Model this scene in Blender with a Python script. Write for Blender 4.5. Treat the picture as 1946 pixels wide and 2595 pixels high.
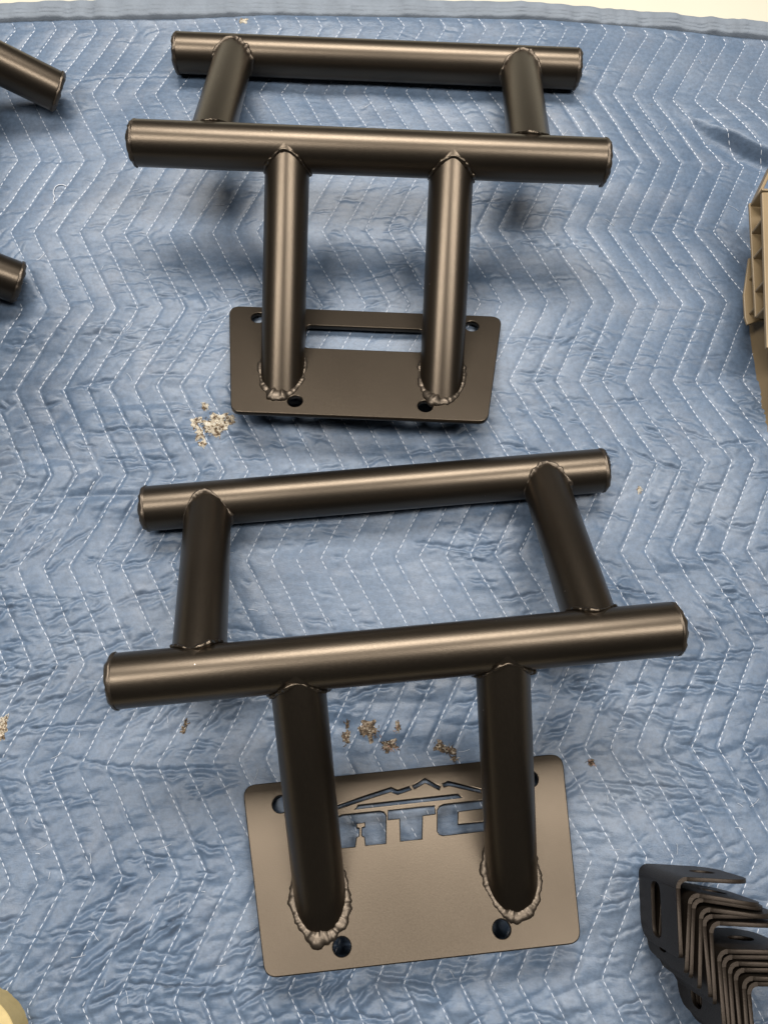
import bpy, bmesh, math, random
import numpy as np
from mathutils import Matrix, Vector

for o in list(bpy.data.objects):
    bpy.data.objects.remove(o, do_unlink=True)
scene = bpy.context.scene
col = scene.collection

# ------------------------------------------------------------------ camera
# Camera pose solved from the blanket's stitch lattice (unit = one stitch spacing).
U = 0.02128                      # metres per stitch spacing (gives 38 mm tube)
RC = [[0.99886, -0.0312, 0.03614], [-0.01956, -0.95792, -0.28637], [0.04356, 0.28534, -0.95744]]
CAM = [12.63567, -34.4551, 32.38875]
HALF, AMP, SKEW = 3.82475 , 1.95301 , -0.06006
WARP_X = [-0.06145, 0.03496, -0.18969, -0.2891, 0.19518, 0.2878, 0.01927, -0.16268, -0.2705, 0.41509, 0.188, 0.41971, -0.28259, -0.34558, 0.50705, 0.0522, 0.01534, -0.17194, -0.15294, 0.08397, 0.04477]
WARP_Y = [0.09056, -0.21856, 0.09811, 0.21461, -0.23724, 0.20139, 0.06672, -0.16978, 0.00214, 0.20557, 0.15715, -0.29161, 0.68662, -0.36988, -0.60314, -0.28807, -0.05025, -0.78865, 0.17448, -0.40056, 0.47549]
FIT_A = [0.89522, 19.10078, 6.57747, 6.60964, 8.71885, 0.68323, 9.07087, -0.13251, 12.93017, 13.49881, 10.23813, 11.9296, 5.9335, 2.39589, 5.23938, 0.66815, 9.23155, 5.27582, -0.28336, -0.01215, -0.07016, 13.16962, -21.3559, 1.84019]
FIT_B = [0.89513, 18.52769, 6.69004, 6.72696, 8.49873, 0.75006, 8.37748, -0.30712, 12.98837, 13.40147, 10.59372, 11.9421, 6.28695, 2.35538, 5.41653, 0.67967, 9.16661, 5.48341, -0.24735, -0.02143, 0.06242, 14.89409, -40.9286, 1.76817]

FPX, CX, CY = 2100.0, 973.0, 1297.5
RCN = np.array(RC)
_u, _s, _v = np.linalg.svd(RCN)
RCN = _u @ _v
CAMN = np.array(CAM)


def to_m(P):
    """lattice units -> metres, world origin on the blanket right below the camera"""
    P = np.asarray(P, float)
    return (P - np.array([CAM[0], CAM[1], 0.0])) * U


def unproj(u, v, z=0.0):
    """photo pixel -> world point (metres) on the level plane at height z (metres)"""
    d = np.array([(u - CX) / FPX, (v - CY) / FPX, 1.0]) @ RCN
    t = (z / U - CAMN[2]) / d[2]
    return to_m(CAMN + t * d)


cam_data = bpy.data.cameras.new('camera')
cam_data.sensor_fit = 'VERTICAL'
cam_data.sensor_height = 36.0
cam_data.sensor_width = 27.0
cam_data.lens = 36.0 * FPX / 2595.0
cam_data.clip_start = 0.01
cam_data.clip_end = 50.0
cam = bpy.data.objects.new('camera', cam_data)
col.objects.link(cam)
M = Matrix.Identity(4)
for i in range(3):
    M[i][0] = RCN[0][i]
    M[i][1] = -RCN[1][i]
    M[i][2] = -RCN[2][i]
M[0][3], M[1][3], M[2][3] = 0.0, 0.0, CAM[2] * U
cam.matrix_world = M
scene.camera = cam

# ------------------------------------------------------------------ light
world = bpy.data.worlds.new('World')
scene.world = world
world.use_nodes = True
wb = world.node_tree.nodes['Background']
wb.inputs[0].default_value = (0.80, 0.90, 1.0, 1)
wb.inputs[1].default_value = 0.025


def area_light(name, loc, target, sx, sy, power, colour):
    d = bpy.data.lights.new(name, 'AREA')
    d.shape = 'RECTANGLE'
    d.size, d.size_y = sx, sy
    d.energy = power
    d.color = colour
    o = bpy.data.objects.new(name, d)
    o.location = loc
    o.rotation_euler = (Vector(target) - Vector(loc)).to_track_quat('-Z', 'Y').to_euler()
    col.objects.link(o)
    return o


WARM = (1.0, 0.95, 0.88)
# ceiling strip fixtures of the workshop: two rows running away on either side, one across beyond the racks
area_light('ceiling_strip_light', (-1.20, 0.05, 2.45), (-0.3, 0.2, 0), 0.45, 1.4, 52, WARM)
area_light('ceiling_strip_light', (1.05, 0.05, 2.45), (0.25, 0.2, 0), 0.45, 1.4, 48, WARM)
area_light('ceiling_strip_light', (0.0, 1.80, 2.45), (0, 0.25, 0), 1.7, 0.75, 112, WARM)

scene.view_settings.view_transform = 'Standard'
scene.view_settings.look = 'None'
scene.view_settings.exposure = -0.08
scene.view_settings.gamma = 1.0
scene.view_settings.use_curve_mapping = False
scene.render.engine = 'CYCLES'
scene.cycles.max_bounces = 6

# ------------------------------------------------------------------ helpers


def link(name, mesh, mat=None, parent=None, smooth=False):
    if isinstance(mat, (list, tuple)):
        for m in mat:
            mesh.materials.append(m)
    elif mat is not None:
        mesh.materials.append(mat)
    if smooth:
        mesh.polygons.foreach_set('use_smooth', np.ones(len(mesh.polygons), bool))
    o = bpy.data.objects.new(name, mesh)
    col.objects.link(o)
    if parent is not None:
        o.parent = parent
    return o


def pyd(name, verts, faces):
    me = bpy.data.meshes.new(name)
    me.from_pydata([tuple(map(float, v)) for v in verts], [], [tuple(map(int, f)) for f in faces])
    me.update()
    return me


def tag(o, label=None, cat=None, group=None, kind=None):
    if label: o['label'] = label
    if cat: o['category'] = cat
    if group: o['group'] = group
    if kind: o['kind'] = kind
    return o


def empty(name, mat4):
    o = bpy.data.objects.new(name, None)
    o.empty_display_size = 0.05
    col.objects.link(o)
    o.matrix_world = mat4
    return o


def grid_faces(nr, nc, wrap_c=False, wrap_r=False):
    r = np.arange(nr if wrap_r else nr - 1)
    c = np.arange(nc if wrap_c else nc - 1)
    R, C = np.meshgrid(r, c, indexing='ij')
    R2 = (R + 1) % nr
    C2 = (C + 1) % nc
    return np.stack([R * nc + C, R * nc + C2, R2 * nc + C2, R2 * nc + C], -1).reshape(-1, 4)


def big_mesh(name, verts, quads):
    me = bpy.data.meshes.new(name)
    me.vertices.add(len(verts))
    me.vertices.foreach_set('co', np.ascontiguousarray(verts, np.float32).ravel())
    me.loops.add(len(quads) * 4)
    me.loops.foreach_set('vertex_index', np.ascontiguousarray(quads, np.int32).ravel())
    me.polygons.add(len(quads))
    me.polygons.foreach_set('loop_start', np.arange(0, len(quads) * 4, 4, dtype=np.int32))
    me.update(calc_edges=True)
    me.validate()
    return me


def plate_mesh(name, outer, holes, thick, bevel=0.0007):
    """flat sheet with holes from 2D outlines (metres); top face at z = 0"""
    cu = bpy.data.curves.new(name, 'CURVE')
    cu.dimensions = '2D'
    cu.fill_mode = 'BOTH'
    cu.extrude = thick / 2 - bevel
    cu.bevel_depth = bevel
    cu.bevel_resolution = 1
    cu.offset = -bevel
    for pts in [outer] + holes:
        sp = cu.splines.new('POLY')
        sp.points.add(len(pts) - 1)
        for q, (x, y) in zip(sp.points, pts):
            q.co = (x, y, 0, 1)
        sp.use_cyclic_u = True
    o = bpy.data.objects.new(name, cu)
    col.objects.link(o)
    dg = bpy.context.evaluated_depsgraph_get()
    me = bpy.data.meshes.new_from_object(o.evaluated_get(dg))
    bpy.data.objects.remove(o)
    bpy.data.curves.remove(cu)
    me.transform(Matrix.Translation((0, 0, -thick / 2)))
    return me


def round_poly(pts, rads, seg=7):
    out = []
    n = len(pts)
    for i in range(n):
        p0, p1, p2 = (np.array(pts[(i + k) % n], float) for k in (-1, 0, 1))
        r = rads[i] if isinstance(rads, (list, tuple)) else rads
        a = (p0 - p1) / np.linalg.norm(p0 - p1)
        b = (p2 - p1) / np.linalg.norm(p2 - p1)
        ang = math.acos(max(-1, min(1, float(a @ b))))
        if r <= 0 or abs(ang - math.pi) < 1e-3:
            out.append(tuple(p1))
            continue
        d = r / math.tan(ang / 2)
        d = min(d, 0.48 * np.linalg.norm(p0 - p1), 0.48 * np.linalg.norm(p2 - p1))
        for k in range(seg + 1):
            t = k / seg
            q = (1 - t) ** 2 * (p1 + a * d) + 2 * t * (1 - t) * p1 + t * t * (p1 + b * d)
            out.append(tuple(q))
    return out


def circle(cx, cy, r, n=30):
    return [(cx + r * math.cos(2 * math.pi * i / n), cy + r * math.sin(2 * math.pi * i / n)) for i in range(n)]


# ------------------------------------------------------------------ materials


def new_mat(name):
    m = bpy.data.materials.new(name)
    m.use_nodes = True
    nt = m.node_tree
    return m, nt, nt.nodes['Principled BSDF']


def nd(nt, typ, **kw):
    n = nt.nodes.new(typ)
    for k, v in kw.items():
        setattr(n, k, v)
    return n


def ramp(nt, stops):
    n = nt.nodes.new('ShaderNodeValToRGB')
    e = n.color_ramp.elements
    while len(e) < len(stops):
        e.new(0.5)
    for q, (p, c) in zip(e, stops):
        q.position = p
        q.color = c if len(c) == 4 else (*c, 1)
    return n


def noise(nt, coord, scale, detail=3.0, rough=0.5, vscale=None):
    n = nt.nodes.new('ShaderNodeTexNoise')
    n.inputs['Scale'].default_value = scale
    n.inputs['Detail'].default_value = detail
    n.inputs['Roughness'].default_value = rough
    src = coord
    if vscale:
        mp = nt.nodes.new('ShaderNodeMapping')
        mp.inputs['Scale'].default_value = vscale
        nt.links.new(coord, mp.inputs['Vector'])
        src = mp.outputs[0]
    nt.links.new(src, n.inputs['Vector'])
    return n


def mix(nt, fac, a, b, mode='MIX'):
    n = nt.nodes.new('ShaderNodeMix')
    n.data_type = 'RGBA'
    n.blend_type = mode
    for sock, v in ((n.inputs[0], fac), (n.inputs[6], a), (n.inputs[7], b)):
        if hasattr(v, 'is_linked'):
            nt.links.new(v, sock)
        else:
            sock.default_value = v if not isinstance(v, tuple) else (*v, 1) if len(v) == 3 else v
    return n.outputs[2]


def powder_coat(name, base, rough=0.40, metal=0.85, grain=0.16):
    m, nt, b = new_mat(name)
    tc = nd(nt, 'ShaderNodeTexCoord').outputs['Object']
    n1 = noise(nt, tc, 9, 4)
    r1 = ramp(nt, [(0.3, tuple(c * 0.88 for c in base)), (0.7, tuple(c * 1.1 for c in base))])
    nt.links.new(n1.outputs['Fac'], r1.inputs['Fac'])
    # tiny pale dust specks
    vo = nd(nt, 'ShaderNodeTexVoronoi')
    vo.inputs['Scale'].default_value = 130
    nt.links.new(tc, vo.inputs['Vector'])
    rs = ramp(nt, [(0.035, (1, 1, 1)), (0.06, (0, 0, 0))])
    nt.links.new(vo.outputs['Distance'], rs.inputs['Fac'])
    n3 = noise(nt, tc, 31, 1)
    r3 = ramp(nt, [(0.66, (0, 0, 0)), (0.70, (1, 1, 1))])
    nt.links.new(n3.outputs['Fac'], r3.inputs['Fac'])
    sp = mix(nt, 1.0, rs.outputs['Color'], r3.outputs['Color'], 'MULTIPLY')
    c = mix(nt, sp, r1.outputs['Color'], (0.55, 0.5, 0.45))
    nt.links.new(c, b.inputs['Base Color'])
    b.inputs['Metallic'].default_value = metal
    nr = noise(nt, tc, 620, 2, 0.7)
    mr = nd(nt, 'ShaderNodeMapRange')
    mr.inputs['To Min'].default_value = rough - 0.05
    mr.inputs['To Max'].default_value = rough + 0.07
    nt.links.new(nr.outputs['Fac'], mr.inputs['Value'])
    nt.links.new(mr.outputs[0], b.inputs['Roughness'])
    ng = noise(nt, tc, 950, 2, 0.6)
    bp = nd(nt, 'ShaderNodeBump')
    bp.inputs['Strength'].default_value = grain
    bp.inputs['Distance'].default_value = 0.0006
    nt.links.new(ng.outputs['Fac'], bp.inputs['Height'])
    nt.links.new(bp.outputs[0], b.inputs['Normal'])
    return m


BRONZE = powder_coat('bronze_powder_coat', (0.084, 0.068, 0.052), rough=0.33, metal=0.95, grain=0.07)
BRONZE_WELD = powder_coat('bronze_coated_weld', (0.098, 0.080, 0.063), rough=0.42, metal=0.9, grain=0.15)
BRONZE_RAW = powder_coat('bronze_coated_sheet', (0.034, 0.026, 0.020), rough=0.50, metal=0.75, grain=0.3)


def plain(name, colour, rough=0.6, var=0.12, scale=30, bump=0.0, bscale=400, spec=0.4):
    m, nt, b = new_mat(name)
    tc = nd(nt, 'ShaderNodeTexCoord').outputs['Object']
    n1 = noise(nt, tc, scale, 4)
    r1 = ramp(nt, [(0.3, tuple(c * (1 - var) for c in colour)), (0.7, tuple(min(1, c * (1 + var)) for c in colour))])
    nt.links.new(n1.outputs['Fac'], r1.inputs['Fac'])
    nt.links.new(r1.outputs['Color'], b.inputs['Base Color'])
    b.inputs['Roughness'].default_value = rough
    b.inputs['Specular IOR Level'].default_value = spec
    if bump:
        ng = noise(nt, tc, bscale, 3)
        bp = nd(nt, 'ShaderNodeBump')
        bp.inputs['Strength'].default_value = bump
        bp.inputs['Distance'].default_value = 0.001
        nt.links.new(ng.outputs['Fac'], bp.inputs['Height'])
        nt.links.new(bp.outputs[0], b.inputs['Normal'])
    return m


def quilt_material():
    m, nt, b = new_mat('blue_quilt_cloth')
    tc = nd(nt, 'ShaderNodeTexCoord').outputs['Object']
    big = noise(nt, tc, 7, 5, 0.6)
    r1 = ramp(nt, [(0.28, (0.056, 0.088, 0.142)), (0.50, (0.086, 0.125, 0.188)), (0.76, (0.138, 0.172, 0.226))])
    nt.links.new(big.outputs['Fac'], r1.inputs['Fac'])
    # faded and soiled blotches
    bl = noise(nt, tc, 24, 5, 0.65)
    r2 = ramp(nt, [(0.50, (0, 0, 0)), (0.75, (1, 1, 1))])
    nt.links.new(bl.outputs['Fac'], r2.inputs['Fac'])
    f2 = nd(nt, 'ShaderNodeMath', operation='MULTIPLY')
    f2.inputs[1].default_value = 0.65
    nt.links.new(r2.outputs['Color'], f2.inputs[0])
    c = mix(nt, f2.outputs[0], r1.outputs['Color'], (0.128, 0.154, 0.202))
    # long pale rub marks running across the cloth
    st = noise(nt, tc, 30, 4, 0.6, (1.0, 0.12, 1.0))
    r3 = ramp(nt, [(0.60, (0, 0, 0)), (0.74, (1, 1, 1))])
    nt.links.new(st.outputs['Fac'], r3.inputs['Fac'])
    f3 = nd(nt, 'ShaderNodeMath', operation='MULTIPLY')
    f3.inputs[1].default_value = 0.30
    nt.links.new(r3.outputs['Color'], f3.inputs[0])
    c = mix(nt, f3.outputs[0], c, (0.158, 0.196, 0.262))
    # fine lint and mottling
    fm = noise(nt, tc, 260, 3, 0.7)
    r4 = ramp(nt, [(0.3, (0.82, 0.82, 0.82)), (0.7, (1.15, 1.15, 1.15))])
    nt.links.new(fm.outputs['Fac'], r4.inputs['Fac'])
    c = mix(nt, 1.0, c, r4.outputs['Color'], 'MULTIPLY')
    nt.links.new(c, b.inputs['Base Color'])
    b.inputs['Roughness'].default_value = 0.42
    b.inputs['Specular IOR Level'].default_value = 0.45
    b.inputs['Sheen Weight'].default_value = 0.25
    b.inputs['Sheen Roughness'].default_value = 0.4
    b.inputs['Sheen Tint'].default_value = (0.75, 0.85, 1.0, 1)
    wv = noise(nt, tc, 1100, 2, 0.5)
    cr = noise(nt, tc, 120, 4, 0.6, (0.5, 1.6, 1.0))
    ad = nd(nt, 'ShaderNodeMath', operation='MULTIPLY_ADD')
    ad.inputs[1].default_value = 2.5
    nt.links.new(cr.outputs['Fac'], ad.inputs[0])
    nt.links.new(wv.outputs['Fac'], ad.inputs[2])
    bp = nd(nt, 'ShaderNodeBump')
    bp.inputs['Strength'].default_value = 0.22
    bp.inputs['Distance'].default_value = 0.0009
    nt.links.new(ad.outputs[0], bp.inputs['Height'])
    nt.links.new(bp.outputs[0], b.inputs['Normal'])
    return m


QUILT = quilt_material()
BINDING = plain('grey_blue_binding_tape', (0.15, 0.175, 0.21), 0.7, 0.12, 60, 0.5, 500)
THREAD = plain('white_thread', (0.55, 0.58, 0.64), 0.6, 0.05)
DARKTHREAD = plain('dark_seam_thread', (0.05, 0.06, 0.09), 0.7)
FLOOR = plain('cream_floor', (0.46, 0.44, 0.36), 0.5, 0.05, 4)
BAT = [plain('pale_batting', (0.56, 0.51, 0.42), 0.8), plain('tan_batting', (0.25, 0.18, 0.11), 0.8),
       plain('brown_batting', (0.07, 0.042, 0.022), 0.8), plain('rosy_batting', (0.36, 0.23, 0.18), 0.8)]
def batting_material(name, cols, scale):
    m, nt, b = new_mat(name)
    tc = nd(nt, 'ShaderNodeTexCoord').outputs['Object']
    n1 = noise(nt, tc, scale, 5, 0.7)
    r1 = ramp(nt, list(zip((0.34, 0.44, 0.52, 0.66), cols)))
    nt.links.new(n1.outputs['Fac'], r1.inputs['Fac'])
    nt.links.new(r1.outputs['Color'], b.inputs['Base Color'])
    b.inputs['Roughness'].default_value = 0.9
    bp = nd(nt, 'ShaderNodeBump')
    bp.inputs['Strength'].default_value = 0.8
    bp.inputs['Distance'].default_value = 0.002
    n2 = noise(nt, tc, scale * 3, 4, 0.7)
    nt.links.new(n2.outputs['Fac'], bp.inputs['Height'])
    nt.links.new(bp.outputs[0], b.inputs['Normal'])
    return m


WAD_PALE = batting_material('frayed_pale_batting', [(0.03, 0.02, 0.014), (0.16, 0.11, 0.065), (0.50, 0.45, 0.36), (0.62, 0.59, 0.52)], 230)
WAD_DARK = batting_material('frayed_scorched_batting', [(0.02, 0.018, 0.017), (0.055, 0.038, 0.024), (0.14, 0.10, 0.065), (0.42, 0.37, 0.30)], 260)
TAN = plain('tan_moulded_plastic', (0.215, 0.158, 0.090), 0.45, 0.07, 18, 0.12, 300)
TAPE = plain('yellow_masking_tape', (0.46, 0.36, 0.165), 0.5, 0.06, 200)
CARD = plain('brown_cardboard_core', (0.30, 0.19, 0.10), 0.8, 0.4, 250)

# ------------------------------------------------------------------ floor
tag(link('floor', pyd('floor', [(-3, -3, -0.011), (3, -3, -0.011), (3, 3, -0.011), (-3, 3, -0.011)], [(0, 1, 2, 3)]), FLOOR),
    kind='structure')

# ------------------------------------------------------------------ blanket
rng = np.random.default_rng(7)
STEP = 0.00115
X0, X1 = (-9 - CAM[0]) * U, (40 - CAM[0]) * U
NX = int((X1 - X0) / STEP) + 1
NV = int(50 * U / STEP) + 1
gx = X0 + np.arange(NX) * STEP
gv = np.arange(NV) * STEP

seam_px = [(-90, 60), (0, 53), (200, 47), (400, 44), (640, 38), (800, 41), (950, 44), (1100, 45), (1350, 47), (1420, 54), (1560, 65),
           (1700, 75), (1830, 87), (1946, 97), (2050, 110)]
_s = np.array([unproj(u, v)[:2] for u, v in seam_px])
seam_y = np.interp(gx, _s[:, 0], _s[:, 1])
_k = np.exp(-0.5 * (np.arange(-40, 41) / 14.0) ** 2)
_k /= _k.sum()
seam_y = np.convolve(np.pad(seam_y, 40, mode='edge'), _k, mode='valid')

GX = np.broadcast_to(gx, (NV, NX))
GY = seam_y[None, :] - gv[:, None]


def basis(X, Y, co, deg=5):
    X = np.clip((X - 14) / 20, -0.95, 1.0)
    Y = np.clip((Y + 22) / 25, -0.88, 0.92)
    out = np.zeros_like(X)
    q = 0
    for i in range(deg + 1):
        for j in range(deg + 1 - i):
            out += co[q] * X ** i * Y ** j
            q += 1
    return out


def lattice_to_world(a, b):
    return a + basis(a, b, WARP_X), b + basis(a, b, WARP_Y)


# inverse warp on a coarse grid, then the stitch coordinate of every vertex
sub = 12
cX = GX[::sub, ::sub] / U + CAM[0]
cY = GY[::sub, ::sub] / U + CAM[1]
a, b = cX.copy(), cY.copy()
for _ in range(6):
    wa, wb_ = lattice_to_world(a, b)
    a += cX - wa
    b += cY - wb_


def upsample(c):
    ri = np.minimum(np.arange(NV) / sub, c.shape[0] - 1.001)
    ci = np.minimum(np.arange(NX) / sub, c.shape[1] - 1.001)
    r0, c0 = ri.astype(int), ci.astype(int)
    fr, fc = (ri - r0)[:, None], (ci - c0)[None, :]
    return ((c[r0][:, c0] * (1 - fr) + c[r0 + 1][:, c0] * fr) * (1 - fc)
            + (c[r0][:, c0 + 1] * (1 - fr) + c[r0 + 1][:, c0 + 1] * fr) * fc)


LA, LB = upsample(a), upsample(b)
RHO = -LB / HALF


def zig(rho):
    return AMP * np.abs(1 - np.mod(rho, 2.0)) + SKEW * rho


Q = LA - zig(RHO)
STRIP = np.floor(Q).astype(int)
DQ = np.abs(Q - np.round(Q)) * 0.89 * U * 1000        # mm to nearest stitch line


def gnoise(seed, lx, ly, ang=0.0):
    r = np.random.default_rng(seed)
    n = r.standard_normal((NV, NX))
    kx = np.fft.fftfreq(NX, STEP * 1000)[None, :] * 2 * np.pi
    ky = np.fft.fftfreq(NV, STEP * 1000)[:, None] * 2 * np.pi
    ca, sa = math.cos(ang), math.sin(ang)
    kx, ky = kx * ca + ky * sa, ky * ca - kx * sa
    f = np.fft.fft2(n) * np.exp(-0.5 * ((kx * lx) ** 2 + (ky * ly) ** 2))
    n = np.real(np.fft.ifft2(f))
    return n / n.std()


def sstep(x, lo, hi):
    t = np.clip((x - lo) / (hi - lo), 0, 1)
    return t * t * (3 - 2 * t)


# rows shifted by a different amount in every strip so that creases stop at the stitching
hsh = np.random.default_rng(3).integers(0, NV, 400)
rowi = (np.arange(NV)[:, None] + hsh[(STRIP + 100) % 400]) % NV
coli = np.broadcast_to(np.arange(NX), (NV, NX))


def strip_noise(n):
    return n[rowi, coli]


depth = gv[:, None] / gv[-1]
amp_map = np.clip(0.14 + 0.62 * depth + 0.26 * gnoise(11, 60, 40), 0.08, 1.1)
amp_map *= 1 - 0.35 * sstep(-(GX + 0.12), 0.0, 0.25) * sstep(GY, 0.2, 0.5)

H = 2.4 * gnoise(21, 75, 60)                          # broad swell (mm)
H += 0.55 * gnoise(22, 24, 13)
# sharp creases, mostly running across the cloth
shear = 10 * gnoise(30, 60, 60)
rs = np.random.default_rng(77)
fold = np.zeros((NV, NX))


def crease(cx_, cv_, L_, an, dep, wid, bend):
    """one sharp crease (mm units) pressed into the height field"""
    rad = L_ / 2 + 8
    j0, j1 = int((cx_ - rad) / (STEP * 1000)), int((cx_ + rad) / (STEP * 1000)) + 1
    hv = L_ / 2 * abs(math.sin(an)) + 9 + abs(bend)
    r0, r1 = int((cv_ - hv) / (STEP * 1000)), int((cv_ + hv) / (STEP * 1000)) + 1
    j0, j1, r0, r1 = max(j0, 0), min(j1, NX), max(r0, 0), min(r1, NV)
    if j1 <= j0 or r1 <= r0:
        return
    xx = np.arange(j0, j1)[None, :] * STEP * 1000 - cx_
    vv_ = np.arange(r0, r1)[:, None] * STEP * 1000 - cv_
    al_ = xx * math.cos(an) + vv_ * math.sin(an)
    sn_ = -xx * math.sin(an) + vv_ * math.cos(an)
    q = np.clip(al_ / (L_ / 2), -1.4, 1.4)
    sn_ = sn_ + bend * (q * q - 0.3) + 0.5 * np.sin(al_ * 0.55 + cx_)
    tap = np.clip(1 - q * q, 0, 1) ** 0.8
    w_ = wid * (0.6 + 0.4 * tap)
    pr = -np.exp(-np.abs(sn_ / w_) ** 1.3) + 0.50 * np.exp(-((sn_ - 2.6 * w_) / (2.2 * w_)) ** 2) + 0.22 * np.exp(-((sn_ + 3.0 * w_) / (2.4 * w_)) ** 2)
    fold[r0:r1, j0:j1] += dep * tap * pr


WX, WV = (X1 - X0) * 1000, gv[-1] * 1000
for _ in range(150):                                   # bunches of creases, one below the other
    ux, uv_ = rs.uniform(0, WX), WV * rs.beta(1.6, 1.1)
    n_c = rs.integers(4, 15)
    base_an = rs.normal(0.02, 0.10) - 0.45 * (rs.random() < 0.35 * uv_ / WV)
    wide, tall = rs.uniform(15, 55), rs.uniform(10, 32)
    for _ in range(n_c):
        crease(ux + rs.normal(0, wide), uv_ + rs.normal(0, tall), rs.gamma(4, 6.0) + 6, base_an + rs.normal(0, 0.12), rs.uniform(0.35, 1.5) * (0.65 + 0.5 * uv_ / WV), rs.uniform(0.9, 1.7), rs.normal(0, 1.6))
for _ in range(700):                                   # stray ones
    crease(rs.uniform(0, WX), rs.uniform(0, WV), rs.gamma(3, 5.0) + 5, rs.normal(0, 0.25), rs.uniform(0.25, 1.0), rs.uniform(0.9, 1.6), rs.normal(0, 1.5))
for _ in range(26):                                    # a few long ones
    crease(rs.uniform(0, WX), rs.uniform(60, WV), rs.uniform(70, 150), rs.normal(0.03, 0.07), rs.uniform(0.8, 1.7), rs.uniform(1.0, 1.6), rs.normal(0, 4))
# crumpled facets: long across the cloth, some lying diagonally towards the near side
dia = sstep(depth + 0.25 * gnoise(43, 60, 60), 0.45, 0.8)
long_ = np.abs(strip_noise(gnoise(35, 17, 4.6))) * 0.75 + np.abs(gnoise(44, 24, 5.5)) * 1.7
diag = np.abs(strip_noise(gnoise(45, 15, 4.6, -0.55))) * 0.75 + np.abs(gnoise(46, 17, 5, -0.45)) * 1.5
crump = long_ * (1 - 0.75 * dia) + diag * dia + 0.45 * np.abs(gnoise(36, 6, 3.0)) + 0.4 * np.abs(strip_noise(gnoise(37, 8, 2.5)))
puff = 0.62 * (1 - np.exp(-(DQ / 3.4) ** 1.3))
pinch = 0.6 + 0.4 * sstep(DQ, 0.3, 3.0)
Hw = (amp_map * 0.8 * crump + np.clip(amp_map + 0.3, 0.45, 1.0) * 2.7 * fold) * pinch + puff

# heavy fold in the cloth by the crate
pa, pb = unproj(1695, 285)[:2], unproj(1990, 435)[:2]
dv = (pb - pa) / np.linalg.norm(pb - pa)
nv = np.array([-dv[1], dv[0]])
if nv[1] < 0:
    nv = -nv
al = (GX - pa[0]) * dv[0] + (GY - pa[1]) * dv[1]
ac = (GX - pa[0]) * nv[0] + (GY - pa[1]) * nv[1] + 0.0015 * gnoise(41, 9, 9)
grow = sstep(al, -0.005, 0.09)
Hfold = 15 * grow * sstep(ac, -0.003, 0.006) * (1 - sstep(ac, 0.01, 0.12)) * (1 - sstep(al, 0.25, 0.35))
Hfold -= 4 * grow * np.exp(-((ac + 0.008) / 0.006) ** 2)

# contacts: cloth height asked for under the racks (mm)


def rot_vec(w):
    w = np.array(w, float)
    t = np.linalg.norm(w)
    k = w / t
    K = np.array([[0, -k[2], k[1]], [k[2], 0, -k[0]], [-k[1], k[0], 0]])
    return np.eye(3) + math.sin(t) * K + (1 - math.cos(t)) * K @ K


NAMES = ['r', 'Lb', 'dm_p', 'dm_b', 'lm', 'phi', 'ls', 'psi', 'sn', 'sf', 'W', 'Wt', 'H', 'yc', 'h1', 'y1', 'h2', 'y2']
PT = 0.0048                                           # plate thickness


def rack_dims(fit):
    d = {n: (v if n in ('phi', 'psi') else v * U) for n, v in zip(NAMES, fit[:18])}
    d['r'] = 0.01905
    mdir = np.array([0, math.cos(d['phi']), math.sin(d['phi'])])
    sdir = np.array([0, math.cos(d['psi']), math.sin(d['psi'])])
    d['base'] = np.array([0, d['yc'], 0])
    d['nb'] = d['base'] + d['lm'] * mdir
    d['fb'] = d['nb'] + d['ls'] * sdir
    d['mdir'], d['sdir'] = mdir, sdir
    return d


contacts = []
for fit in (FIT_A, FIT_B):
    d = rack_dims(fit)
    R = rot_vec(fit[18:21])
    t = to_m(fit[21:24])
    for s in (-1, -0.33, 0.33, 1):
        p = R @ (d['fb'] + np.array([s * d['Lb'] / 2, 0, 0])) + t
        contacts.append((p[0], p[1], (p[2] - d['r']) * 1000 + 0.6))
        p = R @ np.array([s * d['Wt'] / 2, d['H'], -PT]) + t
        contacts.append((p[0], p[1], p[2] * 1000 - 0.3))
for u_, v_ in ((146, 232), (46, 181), (48, 709), (-40, 665)):
    q_ = unproj(u_, v_, 0.019)
    contacts.append((q_[0], q_[1], 0.5))
contacts = np.array(contacts)


def sample_grid(F, x, y):
    cx = np.clip((np.asarray(x) - X0) / STEP, 0, NX - 1.01)
    sy = np.interp(x, gx, seam_y)
    cy = np.clip((sy - np.asarray(y)) / STEP, 0, NV - 1.01)
    i, j = cy.astype(int), cx.astype(int)
    fy, fx = cy - i, cx - j
    return ((F[i, j] * (1 - fy) + F[i + 1, j] * fy) * (1 - fx) + (F[i, j + 1] * (1 - fy) + F[i + 1, j + 1] * fy) * fx)


# the wrinkles are flattened out under the plates
for fit in (FIT_A, FIT_B):
    d = rack_dims(fit)
    R = rot_vec(fit[18:21])
    t = to_m(fit[21:24])
    n_ = R[:, 2]
    dz_ = -((GX - t[0]) * n_[0] + (GY - t[1]) * n_[1]) / n_[2]
    lx_ = (GX - t[0]) * R[0, 0] + (GY - t[1]) * R[1, 0] + dz_ * R[2, 0]
    ly_ = (GX - t[0]) * R[0, 1] + (GY - t[1]) * R[1, 1] + dz_ * R[2, 1]
    far_ = np.maximum(np.abs(lx_) - d['Wt'] / 2, np.maximum(d['H'] * 0.45 - ly_, ly_ - d['H']))
    Hw *= 1 - 0.7 * (1 - sstep(far_, -0.01, 0.035))
cur = sample_grid(H, contacts[:, 0], contacts[:, 1])
cur += np.max([sample_grid(Hw, contacts[:, 0] + 0.006 * math.cos(t_), contacts[:, 1] + 0.006 * math.sin(t_)) for t_ in np.arange(0, 6.2, 0.8)], 0) * 0.75
sig = 0.05
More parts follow.
